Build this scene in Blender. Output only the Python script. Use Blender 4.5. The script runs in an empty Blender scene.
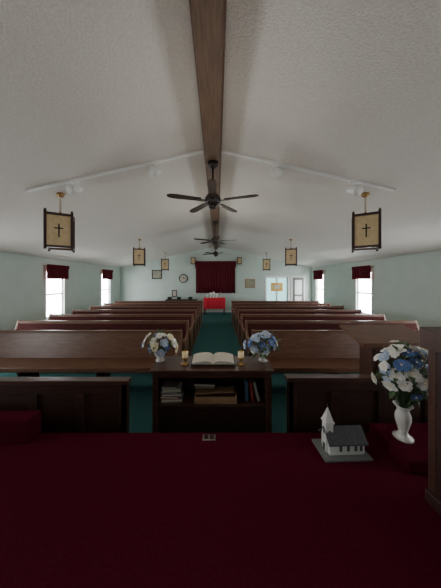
import bpy, bmesh, math, random
from mathutils import Vector, Matrix, Euler
random.seed(7)
F=215.0; CX=0.06; H=1.8
def W(px,py,d): return Vector((CX+(px-217)/F*d, d, H-(py-280)/F*d))
# ---------------------------------------------------------------- materials
def mat(name,col,rough=0.6,col2=None,scale=20,bump=0.0,bscale=80,metal=0,emit=None,estr=0,stretch=None,spec=0.5,detail=4):
    m=bpy.data.materials.new(name); m.use_nodes=True
    nt=m.node_tree; b=nt.nodes['Principled BSDF']
    b.inputs['Base Color'].default_value=(*col,1); b.inputs['Roughness'].default_value=rough
    b.inputs['Metallic'].default_value=metal
    b.inputs['Specular IOR Level'].default_value=spec
    tc=nt.nodes.new('ShaderNodeTexCoord'); mp=nt.nodes.new('ShaderNodeMapping')
    nt.links.new(tc.outputs['Object'],mp.inputs[0])
    if stretch: mp.inputs['Scale'].default_value=stretch
    if col2 is not None:
        n=nt.nodes.new('ShaderNodeTexNoise'); n.inputs['Scale'].default_value=scale; n.inputs['Detail'].default_value=detail
        r=nt.nodes.new('ShaderNodeValToRGB'); r.color_ramp.elements[0].position=0.35; r.color_ramp.elements[1].position=0.65
        r.color_ramp.elements[0].color=(*col,1); r.color_ramp.elements[1].color=(*col2,1)
        nt.links.new(mp.outputs[0],n.inputs['Vector']); nt.links.new(n.outputs['Fac'],r.inputs[0]); nt.links.new(r.outputs[0],b.inputs['Base Color'])
    if bump:
        n2=nt.nodes.new('ShaderNodeTexNoise'); n2.inputs['Scale'].default_value=bscale; n2.inputs['Detail'].default_value=3
        bp=nt.nodes.new('ShaderNodeBump'); bp.inputs['Strength'].default_value=bump; bp.inputs['Distance'].default_value=0.02
        nt.links.new(mp.outputs[0],n2.inputs['Vector']); nt.links.new(n2.outputs['Fac'],bp.inputs['Height']); nt.links.new(bp.outputs[0],b.inputs['Normal'])
    if emit: 
        b.inputs['Emission Color'].default_value=(*emit,1); b.inputs['Emission Strength'].default_value=estr
    return m
M={}
M['ceil']=mat('stucco_ceiling',(.67,.635,.575),.95,(.74,.705,.645),55,0.45,65,spec=.05)
M['wall']=mat('mint_wall',(.53,.61,.56),.85,(.56,.64,.59),3,0.05,120,spec=.2)
M['beam']=mat('beam_wood',(.11,.06,.035),.6,(.165,.095,.055),9,0.15,30,stretch=(6,.5,6))
M['maroon']=mat('maroon_carpet',(.075,.006,.018),.95,(.098,.008,.023),60,0.5,300,spec=.02)
M['teal']=mat('teal_carpet',(.035,.11,.105),.95,(.045,.135,.128),60,0.4,300,spec=.05)
M['wood']=mat('pew_wood',(.125,.057,.032),.38,(.185,.087,.048),5,0.05,20,stretch=(1,8,8))
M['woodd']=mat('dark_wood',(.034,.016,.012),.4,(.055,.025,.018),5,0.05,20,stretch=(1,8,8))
M['woodm']=mat('table_wood',(.060,.026,.018),.35,(.088,.038,.026),5,0.05,20,stretch=(1,8,8))
M['woodl']=mat('oak_wood',(.30,.18,.10),.5,(.40,.25,.14),5,0.05,20,stretch=(1,8,8))
M['fab']=mat('maroon_upholstery',(.072,.022,.021),.9,(.09,.028,.026),30,0.3,200,spec=.1)
M['curt']=mat('maroon_curtain',(.085,.010,.016),.9,(.11,.014,.022),20,spec=.1)
M['white']=mat('white_paint',(.78,.78,.75),.5)
M['porc']=mat('white_porcelain',(.85,.84,.80),.25)
M['day']=mat('daylight_pane',(.9,.95,1),.4,emit=(.95,.975,1),estr=20)
M['doorday']=mat('door_daylight',(.5,.8,.8),.4,emit=(.42,.85,.86),estr=1.3)
M['dark']=mat('dark_metal',(.025,.02,.018),.45,metal=.3)
M['blade']=mat('fan_blade_wood',(.035,.022,.016),.6,(.055,.033,.023),6,stretch=(8,8,1),spec=.2)
M['black']=mat('black_paint',(.012,.012,.012),.5)
M['brass']=mat('brass',(.38,.24,.10),.4,metal=1)
M['amber']=mat('lantern_glass',(.46,.35,.20),.6,(.54,.42,.25),14,emit=(1,.72,.36),estr=.06)
M['cream']=mat('candle_wax',(.85,.72,.45),.5,emit=(1,.7,.3),estr=.05)
M['glass']=mat('amber_glass',(.75,.45,.12),.1)
M['page']=mat('paper_page',(.62,.58,.49),.8,(.54,.50,.42),90,stretch=(1,14,1))
M['leather']=mat('black_leather',(.03,.02,.02),.5)
M['leaf']=mat('leaf_green',(.05,.11,.045),.6,(.09,.16,.07),30)
M['pw']=mat('petal_white',(.84,.84,.80),.7,(.92,.92,.86),40)
M['pb']=mat('petal_blue',(.10,.19,.46),.7,(.17,.28,.58),40)
M['pl']=mat('petal_paleblue',(.42,.52,.70),.7,(.52,.62,.78),40)
M['py']=mat('petal_cream',(.80,.74,.52),.7,(.85,.80,.60),40)
M['grayroof']=mat('grey_roof',(.06,.062,.07),.8,(.09,.09,.1),60)
M['grayb']=mat('grey_base',(.16,.17,.17),.8,(.2,.21,.2),40)
M['red']=mat('red_cloth',(.75,.02,.05),.8,(.8,.025,.06),20)
M['green']=mat('exit_green',(.02,.4,.12),.5,emit=(.05,1,.35),estr=1.0)
M['orange']=mat('poster_orange',(.75,.33,.08),.7,(.75,.55,.15),12)
M['bk1']=mat('book_red',(.25,.03,.03),.6); M['bk2']=mat('book_blue',(.05,.09,.16),.6); M['bk3']=mat('book_grey',(.28,.27,.25),.6)
M['steel']=mat('steel',(.5,.48,.44),.35,metal=1)
M['pict']=mat('picture_art',(.45,.38,.25),.7,(.2,.25,.2),9)
# ---------------------------------------------------------------- mesh builder
class MB:
    def __init__(s): s.bm=bmesh.new(); s.mats=[]
    def mi(s,m):
        m=M[m]
        if m not in s.mats: s.mats.append(m)
        return s.mats.index(m)
    def tag(s,verts,m,sm=False):
        i=s.mi(m); fs=set()
        for v in verts:
            for f in v.link_faces: fs.add(f)
        for f in fs: f.material_index=i; f.smooth=sm
    def box(s,c,size,m,rot=None):
        mt=Matrix.Translation(Vector(c))@((rot.to_matrix().to_4x4()) if rot else Matrix())@Matrix.Diagonal((*size,1))
        r=bmesh.ops.create_cube(s.bm,size=1,matrix=mt); s.tag(r['verts'],m)
    def bb(s,a,b,m):
        s.box([(a[i]+b[i])/2 for i in range(3)],[abs(b[i]-a[i]) for i in range(3)],m)
    def cyl(s,p1,p2,r1,m,r2=None,seg=16,sm=True):
        p1=Vector(p1);p2=Vector(p2); d=p2-p1
        q=d.to_track_quat('Z','Y').to_matrix().to_4x4()
        r=bmesh.ops.create_cone(s.bm,cap_ends=True,segments=seg,radius1=r1,radius2=r1 if r2 is None else r2,depth=d.length,matrix=Matrix.Translation((p1+p2)/2)@q)
        s.tag(r['verts'],m,sm and seg>6)
    def sph(s,c,r,m,u=12,v=8):
        if not hasattr(r,'__len__'): r=(r,r,r)
        q=bmesh.ops.create_uvsphere(s.bm,u_segments=u,v_segments=v,radius=1,matrix=Matrix.Translation(Vector(c))@Matrix.Diagonal((*r,1)))
        s.tag(q['verts'],m,True)
    def lathe(s,prof,c,m,seg=20):
        c=Vector(c); rings=[]
        for r,z in prof:
            rings.append([s.bm.verts.new(c+Vector((r*math.cos(2*math.pi*k/seg),r*math.sin(2*math.pi*k/seg),z))) for k in range(seg)])
        i=s.mi(m)
        for a,b in zip(rings,rings[1:]):
            for k in range(seg):
                f=s.bm.faces.new((a[k],a[(k+1)%seg],b[(k+1)%seg],b[k])); f.material_index=i; f.smooth=True
        f=s.bm.faces.new(list(reversed(rings[0]))); f.material_index=i
        f=s.bm.faces.new(rings[-1]); f.material_index=i
    def prism(s,pts,off,m,sm=False):
        off=Vector(off); a=[s.bm.verts.new(Vector(p)) for p in pts]; b=[s.bm.verts.new(Vector(p)+off) for p in pts]
        i=s.mi(m); n=len(pts)
        fs=[s.bm.faces.new(a),s.bm.faces.new(list(reversed(b)))]
        for k in range(n): fs.append(s.bm.faces.new((a[(k+1)%n],a[k],b[k],b[(k+1)%n])))
        for f in fs: f.material_index=i; f.smooth=sm
    def face(s,pts,m,sm=True):
        f=s.bm.faces.new([s.bm.verts.new(Vector(p)) for p in pts]); f.material_index=s.mi(m); f.smooth=sm
    def torus(s,c,R,r,m,rot,seg=10,ms=6):
        c=Vector(c); i=s.mi(m); g=[]
        for a in range(seg):
            t=2*math.pi*a/seg; row=[]
            for b in range(ms):
                u=2*math.pi*b/ms
                v=Vector(((R+r*math.cos(u))*math.cos(t),r*math.sin(u),(R*1.4+r*math.cos(u))*math.sin(t))); v.rotate(rot); row.append(s.bm.verts.new(c+v))
            g.append(row)
        for a in range(seg):
            for b in range(ms):
                f=s.bm.faces.new((g[a][b],g[(a+1)%seg][b],g[(a+1)%seg][(b+1)%ms],g[a][(b+1)%ms])); f.material_index=i; f.smooth=True
    def curtain(s,x0,x1,z0,z1,y,m,waves,amp,nz=4,flare=0.0,pl=None):
        """wavy sheet; pl(x,y,z)->Vector mapping"""
        n=waves*8; i=s.mi(m); g=[]
        for k in range(n+1):
            t=k/n; row=[]
            for j in range(nz+1):
                u=j/nz; x=x0+(x1-x0)*t; a=amp*(0.5+0.5*(1-u))
                yy=y+a*math.sin(t*waves*2*math.pi)+0.25*a*math.sin(t*waves*5.3)
                z=z0+(z1-z0)*u+(0.01*math.sin(t*waves*2*math.pi) if j==0 else 0)
                p=Vector((x,yy,z)); row.append(s.bm.verts.new(pl(p) if pl else p))
            g.append(row)
        for k in range(n):
            for j in range(nz):
                f=s.bm.faces.new((g[k][j],g[k+1][j],g[k+1][j+1],g[k][j+1])); f.material_index=i; f.smooth=True
    def obj(s,name,loc=(0,0,0),rz=0,bevel=0,solid=0,scale=1):
        bmesh.ops.recalc_face_normals(s.bm,faces=s.bm.faces[:])
        me=bpy.data.meshes.new(name); s.bm.to_mesh(me); s.bm.free()
        for m in s.mats: me.materials.append(m)
        o=bpy.data.objects.new(name,me); bpy.context.collection.objects.link(o); o.location=loc; o.rotation_euler=(0,0,rz); o.scale=(scale,)*3
        if solid:
            q=o.modifiers.new('sol','SOLIDIFY'); q.thickness=solid
        if bevel:
            q=o.modifiers.new('bev','BEVEL'); q.width=bevel; q.segments=2; q.limit_method='ANGLE'; q.angle_limit=.6
        return o
def inst(o,loc,rz=0):
    n=bpy.data.objects.new(o.name.split('.')[0],o.data); bpy.context.collection.objects.link(n); n.location=loc; n.rotation_euler=(0,0,rz)
    for m in o.modifiers:
        k=n.modifiers.new(m.name,m.type)
        if m.type=='BEVEL': k.width=m.width;k.segments=m.segments;k.limit_method='ANGLE';k.angle_limit=m.angle_limit
        if m.type=='SOLIDIFY': k.thickness=m.thickness
    return n
# ---------------------------------------------------------------- room
HW=5.35; D=12.0; YF=-2.2; EZ=2.5; RZ=3.7; T=.2
SL=(RZ-EZ)/HW
SY=2.05; SZ=.35
b=MB(); b.bb((-HW-T,YF-T,-.2),(HW+T,D+T,0),'teal'); b.obj('floor')
b=MB(); b.bb((-HW+.001,YF+.001,0),(HW-.001,SY,SZ),'maroon'); b.obj('stage_floor',bevel=.012)
for nm,sg in(('left',-1),('right',1)):
    b=MB()
    pts=[(0,YF-T,RZ),(sg*(HW+T),YF-T,RZ-SL*(HW+T)),(sg*(HW+T),YF-T,RZ-SL*(HW+T)+.2),(0,YF-T,RZ+.2)]
    b.prism(pts,(0,D-YF+2*T,0),'ceil'); b.obj('ceiling_'+nm)
# side walls with windows
WZ0,WZ1,WW=.56,2.12,.80
winsL=[.9,4.05,7.2,10.45]; winsR=[1.0,4.35,7.75,11.05]
widx=0
for nm,sg,wins in(('left',-1,winsL),('right',1,winsR)):
    b=MB(); x0=sg*HW; x1=sg*(HW+T); y=YF-T
    for wy in wins:
        b.bb((x0,y,0),(x1,wy-WW/2,EZ+.02),'wall')
        b.bb((x0,wy-WW/2,0),(x1,wy+WW/2,WZ0),'wall'); b.bb((x0,wy-WW/2,WZ1),(x1,wy+WW/2,EZ+.02),'wall')
        y=wy+WW/2
    b.bb((x0,y,0),(x1,D+T,EZ+.02),'wall'); b.obj('wall_'+nm)
    for wy in wins:
        widx+=1; w=MB(); xi=sg*(HW-.015); xo=sg*(HW+.1)
        a0=wy-WW/2;a1=wy+WW/2
        for (ya,yb,za,zb) in((a0-.06,a0,WZ0-.06,WZ1+.06),(a1,a1+.06,WZ0-.06,WZ1+.06),(a0,a1,WZ1,WZ1+.06),(a0-.08,a1+.08,WZ0-.05,WZ0)):
            w.bb((xi,ya,za),(sg*(HW-.001),yb,zb),'white')
        w.bb((sg*(HW-.05),a0-.08,WZ0-.02),(sg*HW,a1+.08,WZ0+.005),'white')
        for (ya,yb,za,zb) in((a0,a0+.04,WZ0,WZ1),(a1-.04,a1,WZ0,WZ1),(a0,a1,WZ1-.05,WZ1),(a0,a1,WZ0,WZ0+.06),(a0,a1,1.30,1.35)):
            w.bb((sg*(HW+.04),ya,za),(sg*(HW+.08),yb,zb),'white')
        w.bb((sg*(HW+.085),a0,WZ0),(sg*(HW+.10),a1,WZ1),'day')
        w.obj('window_%d'%widx)
        v=MB(); 
        v.curtain(-.50,.50,1.83,2.26,0,'curt',7,.022,pl=lambda p:Vector((sg*(HW-.10)+p.y,wy+p.x,p.z)))
        v.curtain(-.50,.50,2.20,2.30,0,'curt',11,.014,pl=lambda p:Vector((sg*(HW-.12)+p.y,wy+p.x,p.z)))
        v.cyl((sg*(HW-.10),wy-.52,2.25),(sg*(HW-.10),wy+.52,2.25),.012,'brass')
        for s2 in(-.52,.52): v.cyl((sg*(HW-.10),wy+s2,2.25),(sg*(HW-.001),wy+s2,2.25),.010,'brass')
        v.obj('window_valance',solid=.006)
b=MB(); b.prism([(-HW-T,YF-T,0),(HW+T,YF-T,0),(HW+T,YF-T,EZ),(0,YF-T,RZ+.05),(-HW-T,YF-T,EZ)],(0,T,0),'wall'); b.obj('wall_front')
# back wall with doorways
dx0,dx1=W(266,0,D).x,W(288,0,D).x; ex0,ex1=W(291,0,D).x,W(305,0,D).x; DZ=1.97
b=MB(); b.bb((-HW-T,D,0),(dx0,D+T,EZ),'wall'); b.obj('wall_back')
b=MB(); b.bb((dx0,D,DZ),(dx1,D+T,EZ),'wall'); b.obj('wall_back_header')
b=MB(); b.bb((dx1,D,0),(HW+T,D+T,EZ),'wall'); b.obj('wall_back_right')
b=MB(); b.prism([(-HW-T,D,EZ),(HW+T,D,EZ),(0,D,RZ+.05)],(0,T,0),'wall'); b.obj('wall_back_gable')
b=MB()
b.bb((dx0-.07,D-.02,0),(dx0,D-.001,DZ+.07),'white'); b.bb((dx1,D-.02,0),(dx1+.07,D-.001,DZ+.07),'white'); b.bb((dx0,D-.02,DZ),(dx1,D-.001,DZ+.07),'white')
b.obj('trim_1')
b=MB()
mx=(dx0+dx1)/2
for a,c in((dx0+.004,mx-.005),(mx+.005,dx1-.004)):
    b.bb((a,D+.06,.002),(a+.05,D+.10,DZ-.004),'white'); b.bb((c-.05,D+.06,.002),(c,D+.10,DZ-.004),'white'); b.bb((a+.05,D+.06,DZ-.07),(c-.05,D+.10,DZ-.004),'white'); b.bb((a+.05,D+.06,.002),(c-.05,D+.10,.2),'white')
    b.bb((a+.05,D+.075,.2),(c-.05,D+.085,DZ-.07),'doorday')
b.obj('door_1')
b=MB(); pz=W(0,287,D).z
b.bb((W(271,0,D).x,D+.03,pz-.24),(W(283,0,D).x,D+.055,pz+.24),'orange'); 
b.bb((W(274,0,D).x,D+.022,pz-.1),(W(280,0,D).x,D+.03,pz+.12),'page'); b.obj('poster')
b=MB()
b.bb((ex0,D-.03,0),(ex1,D-.002,DZ+.06),'white')
b.bb((ex0+.09,D-.05,.02),(ex1-.09,D-.03,DZ-.04),'grayb')
for z0,z1 in((.15,.9),(1.0,1.8)): b.bb((ex0+.2,D-.06,z0),(ex1-.2,D-.05,z1),'white')
b.sph((ex0+.16,D-.09,.95),.03,'brass'); b.obj('door_2')
for nm,a,c in(('left',(-HW,SY+.01,0),(-HW+.02,D,.1)),('right',(HW-.02,SY+.01,0),(HW,D,.1))):
    b=MB(); b.bb(a,c,'white'); b.obj('baseboard_'+nm)
b=MB(); b.bb((-HW+.02,D-.02,0),(dx0-.07,D,.1),'white'); b.obj('baseboard_back')
b=MB(); b.bb((-.10,YF,RZ-.20),(.10,D,RZ-.005),'beam'); b.bb((-.125,YF,RZ-.075),(.125,D,RZ-.05),'beam'); b.obj('ridge_beam',bevel=.008)
# ---------------------------------------------------------------- ceiling fans
FZ=2.95
def fan():
    b=MB(); top=RZ-.20-FZ
    b.lathe([(.03,top-.09),(.065,top-.06),(.08,top)],(0,0,0),'dark')
    b.cyl((0,0,.10),(0,0,top-.05),.015,'dark')
    b.lathe([(.02,.12),(.05,.10),(.09,.075),(.115,.035),(.115,-.025),(.09,-.055),(.05,-.07)],(0,0,0),'dark',28)
    b.lathe([(.045,-.065),(.06,-.08),(.06,-.10),(.035,-.12),(.01,-.13)],(0,0,0),'dark',24)
    for k in range(5):
        a=2*math.pi*k/5; q=Matrix.Rotation(a,4,'Z')@Matrix.Rotation(math.radians(7),4,'X')
        def tr(p): return q@Vector(p)
        pts=[(.18,-.042),(.55,-.058),(.62,-.045),(.655,-.016),(.655,.016),(.62,.045),(.55,.058),(.18,.042)]
        b.prism([tr((x,y,-.005)) for x,y in pts],q.to_3x3()@Vector((0,0,.010)),'blade')
        br=[(.10,-.018),(.22,-.03),(.27,0),(.22,.03),(.10,.018)]
        b.prism([tr((x,y,-.016)) for x,y in br],q.to_3x3()@Vector((0,0,.010)),'dark')
    return b
f=fan().obj('ceiling_fan',(0,3.12,FZ),rz=math.radians(-18))
inst(f,(0,6.3,FZ),math.radians(-10)); inst(f,(0,9.4,FZ),.2)
# ---------------------------------------------------------------- lanterns
LW=.365; LH=.54
def lantern():
    b=MB(); h=LW/2
    for sx in(-1,1):
        for sy in(-1,1):
            b.box((sx*(h-.0175),sy*(h-.0175),LH/2),(.034,.034,LH+.04),'woodd')
            b.box((sx*(h-.0175),sy*(h-.0175),LH+.03),(.022,.022,.02),'woodd')
    for z in(.0,LH-.05):
        for sg in(-1,1):
            b.box((0,sg*(h-.015),z+.025),(LW-.06,.022,.035),'woodd'); b.box((sg*(h-.015),0,z+.025),(.022,LW-.06,.035),'woodd')
    for sg in(-1,1):
        b.box((0,sg*(h-.03),LH/2),(LW-.07,.008,LH-.08),'amber'); b.box((sg*(h-.03),0,LH/2),(.008,LW-.07,LH-.08),'amber')
        b.box((0,sg*(h-.023),LH/2),(.018,.008,.20),'black'); b.box((0,sg*(h-.023),LH/2+.035),(.11,.0079,.018),'black')
        b.box((sg*(h-.023),0,LH/2),(.008,.018,.20),'black'); b.box((sg*(h-.023),0,LH/2+.035),(.0079,.11,.018),'black')
    b.box((0,0,LH-.01),(LW-.06,.03,.012),'woodd'); b.box((0,0,LH-.01),(.03,LW-.06,.012),'woodd')
    b.lathe([(.05,LH-.004),(.045,LH+.02),(.015,LH+.04),(.012,LH+.06)],(0,0,0),'brass')
    L=2.5; top=RZ-SL*L-(H+.47)
    z=LH+.07;k=0
    while z<top-.03:
        b.torus((0,0,z),.012,.004,'brass',Euler((0,0,(k%2)*math.pi/2))); z+=.026;k+=1
    b.lathe([(.015,top-.05),(.05,top-.03),(.06,top+.02)],(0,0,0),'brass')
    return b
l=lantern().obj('pendant_lantern',(-2.41,3.39,H+.48),rz=math.radians(30))
for x,y,r in((2.40,3.39,-31),(-2.5,7.1,16),(2.5,7.1,-17),(-2.5,10.6,12),(2.5,10.6,-12)): inst(l,(x,y,H+.48),math.radians(r))
# ---------------------------------------------------------------- track lights
for sg,La,Lb,heads in((-1,.14,2.68,(1.98,.83)),(1,.14,2.62,(.91,2.03))):
    b=MB(); y=3.1
    def cz(L,o=0): return RZ-SL*L-o
    b.prism([(sg*La,y-.02,cz(La,.001)),(sg*Lb,y-.02,cz(Lb,.001)),(sg*Lb,y-.02,cz(Lb,.030)),(sg*La,y-.02,cz(La,.030))],(0,.04,0),'white')
    for L in heads:
        z=cz(L,.03); x=sg*L
        b.box((x,y,z-.015),(.09,.035,.03),'white')
        b.cyl((x,y,z-.02),(x,y,z-.09),.010,'white')
        d=Vector((sg*.25,-.85,-.45)).normalized(); c=Vector((x,y,z-.12))
        b.cyl(c-d*.07,c+d*.03,.050,'white',.065); b.cyl(c+d*.03,c+d*.09,.065,'white',.075)
        b.cyl(c+d*.088,c+d*.093,.060,'porc'); b.sph(c-d*.07,.05,'white')
    b.obj('track_light')
# ---------------------------------------------------------------- pews
PL=3.75; AI=.62
def pew(wood):
    b=MB()
    b.box((PL/2,-.21,.435),(PL-.08,.46,.035),'wood')
    b.box((PL/2,-.435,.425),(PL-.08,.03,.07),'wood')
    th=math.atan2(.09,.5)
    b.box((PL/2,.055,.66),(PL-.08,.03,.46),'wood',Euler((-th,0,0)))
    b.box((PL/2,.098,.885),(PL-.06,.06,.045),'wood')
    if not wood:
        b.box((PL/2,-.21,.475),(PL-.1,.43,.05),'fab'); b.box((PL/2,.028,.675),(PL-.1,.035,.36),'fab',Euler((-th,0,0)))
    b.box((PL/2,.02,.30),(PL-.08,.025,.22),'wood')
    prof=[(-.46,0),(-.44,.05),(-.40,.12),(-.40,.35),(-.47,.42),(-.49,.50),(-.485,.60),(-.44,.645),(-.37,.64),(-.25,.60),(-.10,.63),(0,.70),(.045,.82),(.07,.90),(.11,.925),(.15,.90),(.155,.82),(.12,.6),(.08,.3),(.10,.1),(.13,0)]
    for x in(0,PL-.045): b.prism([(x,p[0],p[1]) for p in prof],(.045,0,0),'wood')
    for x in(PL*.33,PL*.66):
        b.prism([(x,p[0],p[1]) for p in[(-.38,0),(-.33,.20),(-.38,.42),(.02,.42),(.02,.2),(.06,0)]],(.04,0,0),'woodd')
    return b
rows=[3.72+.9*i for i in range(8)]
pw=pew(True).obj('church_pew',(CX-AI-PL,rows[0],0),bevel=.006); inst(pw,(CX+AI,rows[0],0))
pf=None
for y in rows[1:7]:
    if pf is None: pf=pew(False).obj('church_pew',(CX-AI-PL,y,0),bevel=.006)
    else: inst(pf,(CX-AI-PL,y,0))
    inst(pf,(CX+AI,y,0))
# ---------------------------------------------------------------- front screens
def screen(x0,x1,z):
    b=MB(); y=2.20
    b.bb((x0,y,.0),(x1,y+.035,z-.04),'woodd')
    b.bb((x0-.02,y-.03,z-.04),(x1+.02,y+.07,z),'woodm')
    b.bb((x0,y-.02,0),(x1,y,.12),'woodd'); b.bb((x0,y-.02,z-.14),(x1,y,z-.04),'woodd')
    n=4
    for k in range(n+1):
        x=x0+(x1-x0)*k/n; x=min(max(x,x0+.04),x1-.04); b.bb((x-.04,y-.02,.12),(x+.04,y,z-.14),'woodd')
    for x in(x0,x1-.05): b.bb((x,y-.02,0),(x+.05,y+.06,z-.03),'woodd')
    b.obj('altar_screen',bevel=.005)
screen(-2.75,-.86,.78); screen(.79,2.7,.81)
# ---------------------------------------------------------------- communion table
tc=W(212,0,2.40).x; tw=1.38; ty0,ty1=2.37,2.83; tz=.80
b=MB()
b.bb((tc-tw/2,ty0,tz-.035),(tc+tw/2,ty1,tz),'woodm')
b.bb((tc-tw/2+.03,ty0+.02,tz-.09),(tc+tw/2-.03,ty1-.02,tz-.035),'woodm')
for sg in(-1,1):
    xa=tc+sg*(tw/2-.05); b.bb((xa-.03,ty0+.04,0),(xa+.03,ty1-.04,tz-.09),'woodm')
    b.bb((xa-.045,ty0+.03,0),(xa+.045,ty1-.03,.09),'woodm')
b.bb((tc-tw/2+.08,ty1-.07,.05),(tc+tw/2-.08,ty1-.05,tz-.09),'woodd')
b.bb((tc-tw/2+.08,ty0+.05,.37),(tc+tw/2-.08,ty1-.07,.395),'woodm')
b.bb((tc-tw/2+.08,ty0+.06,.05),(tc+tw/2-.08,ty0+.08,.37),'woodd')
b.obj('communion_table',bevel=.005)
b=MB(); z=.396
for i,(w,h,c) in enumerate(((.24,.035,'bk3'),(.22,.03,'bk1'),(.23,.03,'bk3'),(.20,.025,'bk2'),(.21,.03,'page'),(.18,.025,'bk3'))):
    x=tc-.48+.01*(-1)**i; r=Euler((0,0,.06*(-1)**i))
    b.box((x,2.55,z+h/2),(w-.012,.155,h-.008),'page',r); b.box((x,2.55,z+.003),(w,.17,.005),c,r); b.box((x,2.55,z+h-.003),(w,.17,.005),c,r); b.box((x,2.632,z+h/2),(w,.006,h),c,r); z+=h
for k,(c,a) in enumerate((('bk2',.0),('bk1',-.12),('bk3',-.25))):
    b.box((tc+.40+.055*k,2.55,.396+.115),(.03,.15,.22),c,Euler((0,a,0)))
b.obj('book_stack')
b=MB()
b.bb((tc-.20,2.44,.396),(tc+.28,2.70,.406),'woodl')
for a,c in(((tc-.20,2.44,.406),(tc+.28,2.45,.47)),((tc-.20,2.69,.406),(tc+.28,2.70,.47)),((tc-.20,2.45,.406),(tc-.19,2.69,.49)),((tc+.27,2.45,.406),(tc+.28,2.69,.49))): b.bb(a,c,'woodl')
b.box((tc+.03,2.54,.500),(.44,.14,.014),'woodl',Euler((0,-.06,0)))
b.obj('wooden_tray')
b=MB()
b.box((tc-.09,2.58,.575),(.24,.16,.03),'leather',Euler((0,.03,0))); b.box((tc-.09,2.576,.575),(.235,.156,.02),'page',Euler((0,.03,0)))
b.bb((tc-.2,2.52,.528),(tc+.02,2.64,.553),'bk3'); b.obj('hymnal')
# bible
b=MB(); bz=tz
b.box((tc+.01,2.60,bz+.02),(.50,.02,.04),'woodm'); b.box((tc+.01,2.54,bz+.008),(.44,.12,.016),'woodm')
th=math.radians(6)
rot=Euler((th,0,0)).to_matrix()
def tp(p): 
    v=rot@Vector(p); return v+Vector((tc+.01,2.47,bz+.018))
b.prism([tp(p) for p in((-.26,0,0),(.26,0,0),(.26,.25,0),(-.26,.25,0))],rot@Vector((0,0,.008)),'leather')
for sg in(-1,1):
    pr=[(0,.012),(.02,.034),(.06,.048),(.12,.048),(.19,.038),(.245,.022),(.247,.009),(0,.009)]
    b.prism([tp((sg*x,.008,z)) for x,z in pr],rot@Vector((0,.234,0)),'page')
b.obj('open_bible')
for px in(185,241):
    b=MB(); x=W(px,0,2.55).x
    b.lathe([(.05,0),(.05,.012),(.02,.02),(.014,.05),(.03,.065),(.042,.075),(.042,.082)],(x,2.55,tz),'brass')
    b.lathe([(.034,.083),(.036,.10),(.036,.15)],(x,2.55,tz),'cream')
    b.lathe([(.030,.1505),(.025,.153)],(x,2.55,tz),'glass')
    b.cyl((x,2.55,tz+.153),(x,2.55,tz+.165),.0025,'black',seg=6)
    b.obj('candle')
# ---------------------------------------------------------------- flowers
def bloom(b,c,n,r,m):
    n=n.normalized(); q=n.to_track_quat('Z','Y')
    for ring,(pn,rr,up) in enumerate(((7,1.0,.15),(6,.72,.45),(4,.42,.75))):
        for k in range(pn):
            a=2*math.pi*(k+.5*ring)/pn+random.uniform(-.15,.15); L=r*rr*random.uniform(.88,1.1); w=L*.5
            d=Vector((math.cos(a),math.sin(a),0)); t=Vector((-math.sin(a),math.cos(a),0)); z=Vector((0,0,1))
            P=[d*.02*L, d*.5*L-t*w+z*L*up*.55, d*.5*L+t*w+z*L*up*.55, d*.55*L+z*L*up*.4, d*L-t*w*.55+z*L*up, d*L+t*w*.55+z*L*up, d*L*1.08+z*L*up*.85]
            P=[c+q@p for p in P]
            b.face((P[0],P[1],P[3]),m); b.face((P[0],P[3],P[2]),m); b.face((P[1],P[4],P[6],P[3]),m); b.face((P[3],P[6],P[5],P[2]),m)
    b.sph(c+n*r*.3,r*.16,'cream',6,4)
def leaf(b,c,d,L):
    d=d.normalized(); t=d.cross(Vector((0,0,1))); 
    if t.length<.01: t=Vector((1,0,0))
    t.normalize(); u=t.cross(d); w=L*.22
    P=[c,c+d*L*.45-t*w+u*.02*L,c+d*L*.45+t*w+u*.02*L,c+d*L*.5-u*.06*L,c+d*L-u*.2*L]
    b.face((P[0],P[1],P[3]),'leaf');b.face((P[0],P[3],P[2]),'leaf');b.face((P[1],P[4],P[3]),'leaf');b.face((P[3],P[4],P[2]),'leaf')
def bouquet(b,root,c,R,n,cols,br,nl,zmin):
    root=Vector(root);c=Vector(c)
    for k in range(n):
        ph=math.acos(1-1.55*(k+.5)/n); a=k*2.399
        v=Vector((math.sin(ph)*math.cos(a)*R[0],math.sin(ph)*math.sin(a)*R[1],math.cos(ph)*R[2]))*random.uniform(.72,1.12)
        p=c+v; p.z=max(p.z,zmin+br*.9); b.cyl(root,p,.003,'leaf',seg=5)
        bloom(b,p,v+Vector((0,-.03,.03)),br*random.uniform(.75,1.25),random.choice(cols))
    for k in range(nl):
        v=Vector((random.gauss(0,1),random.gauss(0,1),random.gauss(.1,.8))).normalized()
        p=c+Vector((v.x*R[0],v.y*R[1],v.z*R[2]))*random.uniform(.35,.95)
        d=v+Vector((0,0,random.uniform(-.4,.3))); L=br*random.uniform(1.2,2.2)
        if p.z<zmin+.02 or p.z+d.normalized().z*L<zmin+.02: continue
        leaf(b,p,d,L)
for px,cx in((160,['pw','pl','py','pw','pb']),(263,['pl','pw','pb','pl'])):
    b=MB(); x=W(px,0,2.66).x; yy=2.66
    b.lathe([(.05,0),(.055,.01),(.035,.03),(.05,.06),(.075,.10),(.085,.115)],(x,yy,tz),'porc')
    bouquet(b,(x,yy,tz+.08),(x,yy,tz+.20),(.20,.11,.145),26,cx,.048,65,tz)
    b.obj('flower_arrangement')
PZ=.45; vx,vy=W(403,0,1.84).x,1.84
b=MB()
b.lathe([(.070,0),(.073,.012),(.047,.03),(.030,.055),(.042,.10),(.058,.16),(.056,.20),(.042,.235),(.047,.26),(.07,.285),(.065,.285),(.04,.25)],(vx,vy,PZ),'porc',28)
bouquet(b,(vx,vy,PZ+.24),(vx+.04,vy,PZ+.55),(.24,.15,.28),54,['pw','pw','pl','pw','pb'],.048,130,PZ+.26)
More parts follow.
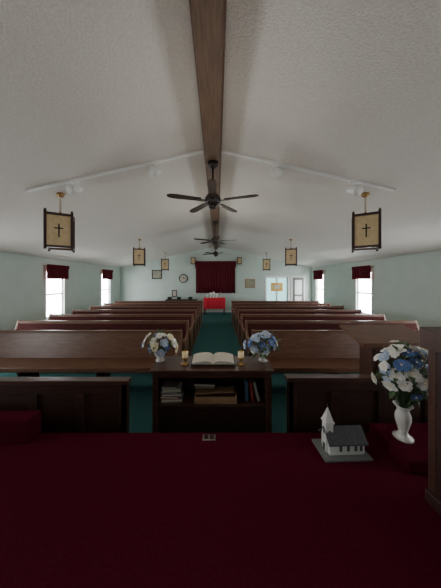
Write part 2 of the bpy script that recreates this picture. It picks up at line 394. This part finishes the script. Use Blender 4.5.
b.obj('flower_vase')
# ---------------------------------------------------------------- miniature church
b=MB()
b.bb((-.22,-.13,0),(.21,.13,.018),'grayb')
b.bb((-.15,-.075,.018),(.17,.075,.135),'white')
b.prism([(-.15,-.075,.135),(-.15,.075,.135),(-.15,0,.215)],(.32,0,0),'white')
for sg in(-1,1):
    b.prism([(-.17,0,.222),(-.17,sg*.10,.115),(-.17,sg*.10,.128),(-.17,0,.236)],(.36,0,0),'grayroof')
b.bb((-.165,-.035,.018),(-.095,.035,.28),'white'); b.bb((-.173,-.043,.275),(-.087,.043,.29),'white')
p=[(-.168,-.038,.29),(-.092,-.038,.29),(-.092,.038,.29),(-.168,.038,.29)]; ap=(-.13,0,.42)
for i in range(4): b.face((p[i],p[(i+1)%4],ap),'white',False)
b.cyl((-.13,0,.41),(-.13,0,.445),.002,'steel',seg=6)
for x in(-.05,.02,.09,.14): b.bb((x-.012,-.078,.05),(x+.012,-.075,.095),'grayroof')
b.bb((-.168,-.018,.02),(-.165,.018,.08),'grayroof'); b.bb((-.167,-.012,.17),(-.165,.012,.21),'grayroof'); b.bb((-.14,-.0365,.17),(-.12,-.035,.21),'grayroof')
p=W(342,452,1.80); b.obj('miniature_church',(p.x+.01,1.83,SZ),rz=math.radians(2),scale=.90)
b=MB(); p=W(209,438,1.97); b.box((p.x,1.97,SZ+.006),(.12,.07,.010),'steel'); b.box((p.x-.025,1.97,SZ+.013),(.035,.05,.006),'woodd'); b.box((p.x+.025,1.97,SZ+.013),(.035,.05,.006),'woodd'); b.obj('floor_outlet',bevel=.002)
b=MB(); b.bb((-HW+.01,1.90,SZ),(-1.60,2.04,.57),'maroon'); b.obj('carpeted_step',bevel=.015)
b=MB(); b.bb((1.50,1.60,SZ),(HW-.01,2.04,PZ),'maroon'); b.obj('carpeted_platform',bevel=.015)
# ---------------------------------------------------------------- lectern on floor (right)
b=MB(); lx,ly=2.14,2.66
b.bb((lx-.28,ly-.12,0),(lx+.28,ly+.2,.06),'woodm')
b.bb((lx-.22,ly-.08,.06),(lx+.22,ly+.15,1.04),'woodm')
b.bb((lx-.17,ly-.09,.15),(lx+.17,ly-.08,.95),'woodm')
b.prism([(lx-.43,ly-.22,1.07),(lx-.43,ly+.24,1.20),(lx-.43,ly+.24,1.165),(lx-.43,ly-.22,1.035)],(.86,0,0),'wood')
b.bb((lx-.43,ly-.245,1.03),(lx+.43,ly-.22,1.09),'wood')
b.prism([(lx-.22,ly-.08,1.04),(lx-.22,ly+.15,1.04),(lx-.22,ly+.15,1.135),(lx-.22,ly-.08,1.065)],(.44,0,0),'woodm')
b.obj('lectern',bevel=.006)
b=MB(); 
b.bb((1.43,.98,SZ),(2.1,1.42,SZ+.08),'woodd'); b.bb((1.45,1.0,SZ+.08),(2.08,1.40,SZ+1.0),'woodd')
b.bb((1.445,1.36,SZ+.08),(1.50,1.415,SZ+1.0),'woodm'); 
b.prism([(1.41,.94,SZ+1.0),(1.41,1.44,SZ+1.0),(1.41,1.44,SZ+1.14),(1.41,.94,SZ+1.04)],(.71,0,0),'woodm'); b.obj('pulpit',bevel=.008)
# ---------------------------------------------------------------- back wall objects
def W2(px,py): return W(px,py,D)
b=MB(); a=W2(196,262); c=W2(235,293)
b.curtain(a.x,c.x,c.z,a.z,D-.08,'curt',14,.035)
b.curtain(a.x-.04,c.x+.04,a.z-.30,a.z+.03,D-.13,'curt',18,.02)
b.cyl((a.x-.08,D-.10,a.z),(c.x+.08,D-.10,a.z),.018,'brass')
for x in(a.x-.06,c.x+.06): b.cyl((x,D-.10,a.z),(x,D-.001,a.z),.014,'brass')
b.obj('wall_curtain',solid=.006)
for px in(193.5,239):
    b=MB(); p=W2(px,261)
    b.box((p.x,D-.02,p.z),(.12,.04,.30),'brass'); b.box((p.x,D-.14,p.z),(.20,.16,.30),'amber')
    for sx in(-1,1):
        for sy in(-1,1): b.box((p.x+sx*.105,D-.14+sy*.085,p.z),(.03,.03,.38),'woodd')
    b.box((p.x,D-.14,p.z+.17),(.24,.20,.03),'woodd'); b.box((p.x,D-.14,p.z-.17),(.24,.20,.03),'woodd'); b.box((p.x,D-.05,p.z),(.03,.05,.03),'brass')
    b.obj('wall_sconce')
def frame(name,x0,x1,y0,y1,fm,am):
    b=MB(); a=W2(x0,y0); c=W2(x1,y1); t=.05
    b.bb((a.x+t,D-.02,c.z+t),(c.x-t,D-.001,a.z-t),am)
    b.bb((a.x,D-.04,c.z),(a.x+t,D-.001,a.z),fm);b.bb((c.x-t,D-.04,c.z),(c.x,D-.001,a.z),fm)
    b.bb((a.x+t,D-.04,c.z),(c.x-t,D-.001,c.z+t),fm);b.bb((a.x+t,D-.04,a.z-t),(c.x-t,D-.001,a.z),fm); b.obj(name)
frame('framed_picture',152,162,270,279,'black','pict')
frame('framed_picture',245,255,279,288,'woodl','pict')
frame('notice_board',172,177,290,297,'woodm','page')
b=MB(); p=W2(183.5,278.5)
b.cyl((p.x,D-.03,p.z),(p.x,D-.001,p.z),.25,'black',seg=32); b.cyl((p.x,D-.04,p.z),(p.x,D-.03,p.z),.20,'page',seg=32)
b.box((p.x,D-.045,p.z+.06),(.02,.008,.13),'black'); b.box((p.x+.05,D-.045,p.z),(.10,.008,.02),'black'); b.obj('wall_clock')
b=MB(); p=W2(299,262); b.box((p.x,D-.04,p.z),(.42,.07,.26),'white'); b.box((p.x,D-.08,p.z),(.36,.01,.20),'green'); b.obj('exit_sign')
b=MB(); a=W(204,297,11.35); c=W(225,297,11.35); zt=.86
b.bb((a.x,11.1,zt-.03),(c.x,11.6,zt),'woodm')
for x in(a.x+.05,c.x-.05):
    for y in(11.15,11.55): b.bb((x-.03,y-.03,0),(x+.03,y+.03,zt-.03),'woodm')
b.bb((a.x-.01,11.085,zt),(c.x+.01,11.61,zt+.012),'red')
b.curtain(a.x-.01,c.x+.01,zt-.55,zt+.01,11.075,'red',6,.012)
b.obj('small_table')
b=MB(); 
for dx,h in((-.35,.16),(-.18,.26),(-.02,.30),(.14,.22),(.32,.26)):
    b.lathe([(.05,0),(.05,.01),(.015,.03),(.015,h*.5),(.06,h*.6),(.065,h)],(W(214,0,11.3).x+dx,11.3,zt+.012),'steel' if dx>.2 else 'pw')
b.obj('communion_cups')
b=MB(); a=W(166,0,11.5).x; c=W(197,0,11.5).x
b.bb((a,11.3,.70),(c,11.75,.76),'black'); 
for x in(a+.05,(a+c)/2,c-.05): b.bb((x-.04,11.35,0),(x+.04,11.7,.70),'black')
for x in(a+.2,a+.7,c-.35): b.bb((x-.1,11.4,.76),(x+.1,11.6,.90),'black')
b.obj('console_table')
# ---------------------------------------------------------------- lights / world
wd=bpy.data.worlds.new('World'); bpy.context.scene.world=wd; wd.use_nodes=True
bg=wd.node_tree.nodes['Background']; bg.inputs[0].default_value=(.7,.85,1,1); bg.inputs[1].default_value=1.0
def point(loc,e,r,col=(1,.94,.85)):  # added soft fill to brighten nave and ceiling, no real fixture behind it
    l=bpy.data.lights.new('fill_light','POINT'); l.energy=e; l.shadow_soft_size=r; l.color=col
    o=bpy.data.objects.new('fill_light',l); bpy.context.collection.objects.link(o); o.location=loc
point((0,5.0,2.3),24,.5)
point((0,9.0,2.2),6,.5)
point((0,2.2,2.45),17,.7)
# ---------------------------------------------------------------- camera
cd=bpy.data.cameras.new('camera'); cam=bpy.data.objects.new('camera',cd); bpy.context.collection.objects.link(cam)
cam.location=(CX,0,H); cam.rotation_euler=(math.pi/2,0,0)
cd.sensor_fit='VERTICAL'; cd.sensor_height=36; cd.sensor_width=27; cd.lens=F/588*36
cd.shift_x=3.5/588; cd.shift_y=-14/588; cd.clip_start=.05
bpy.context.scene.camera=cam
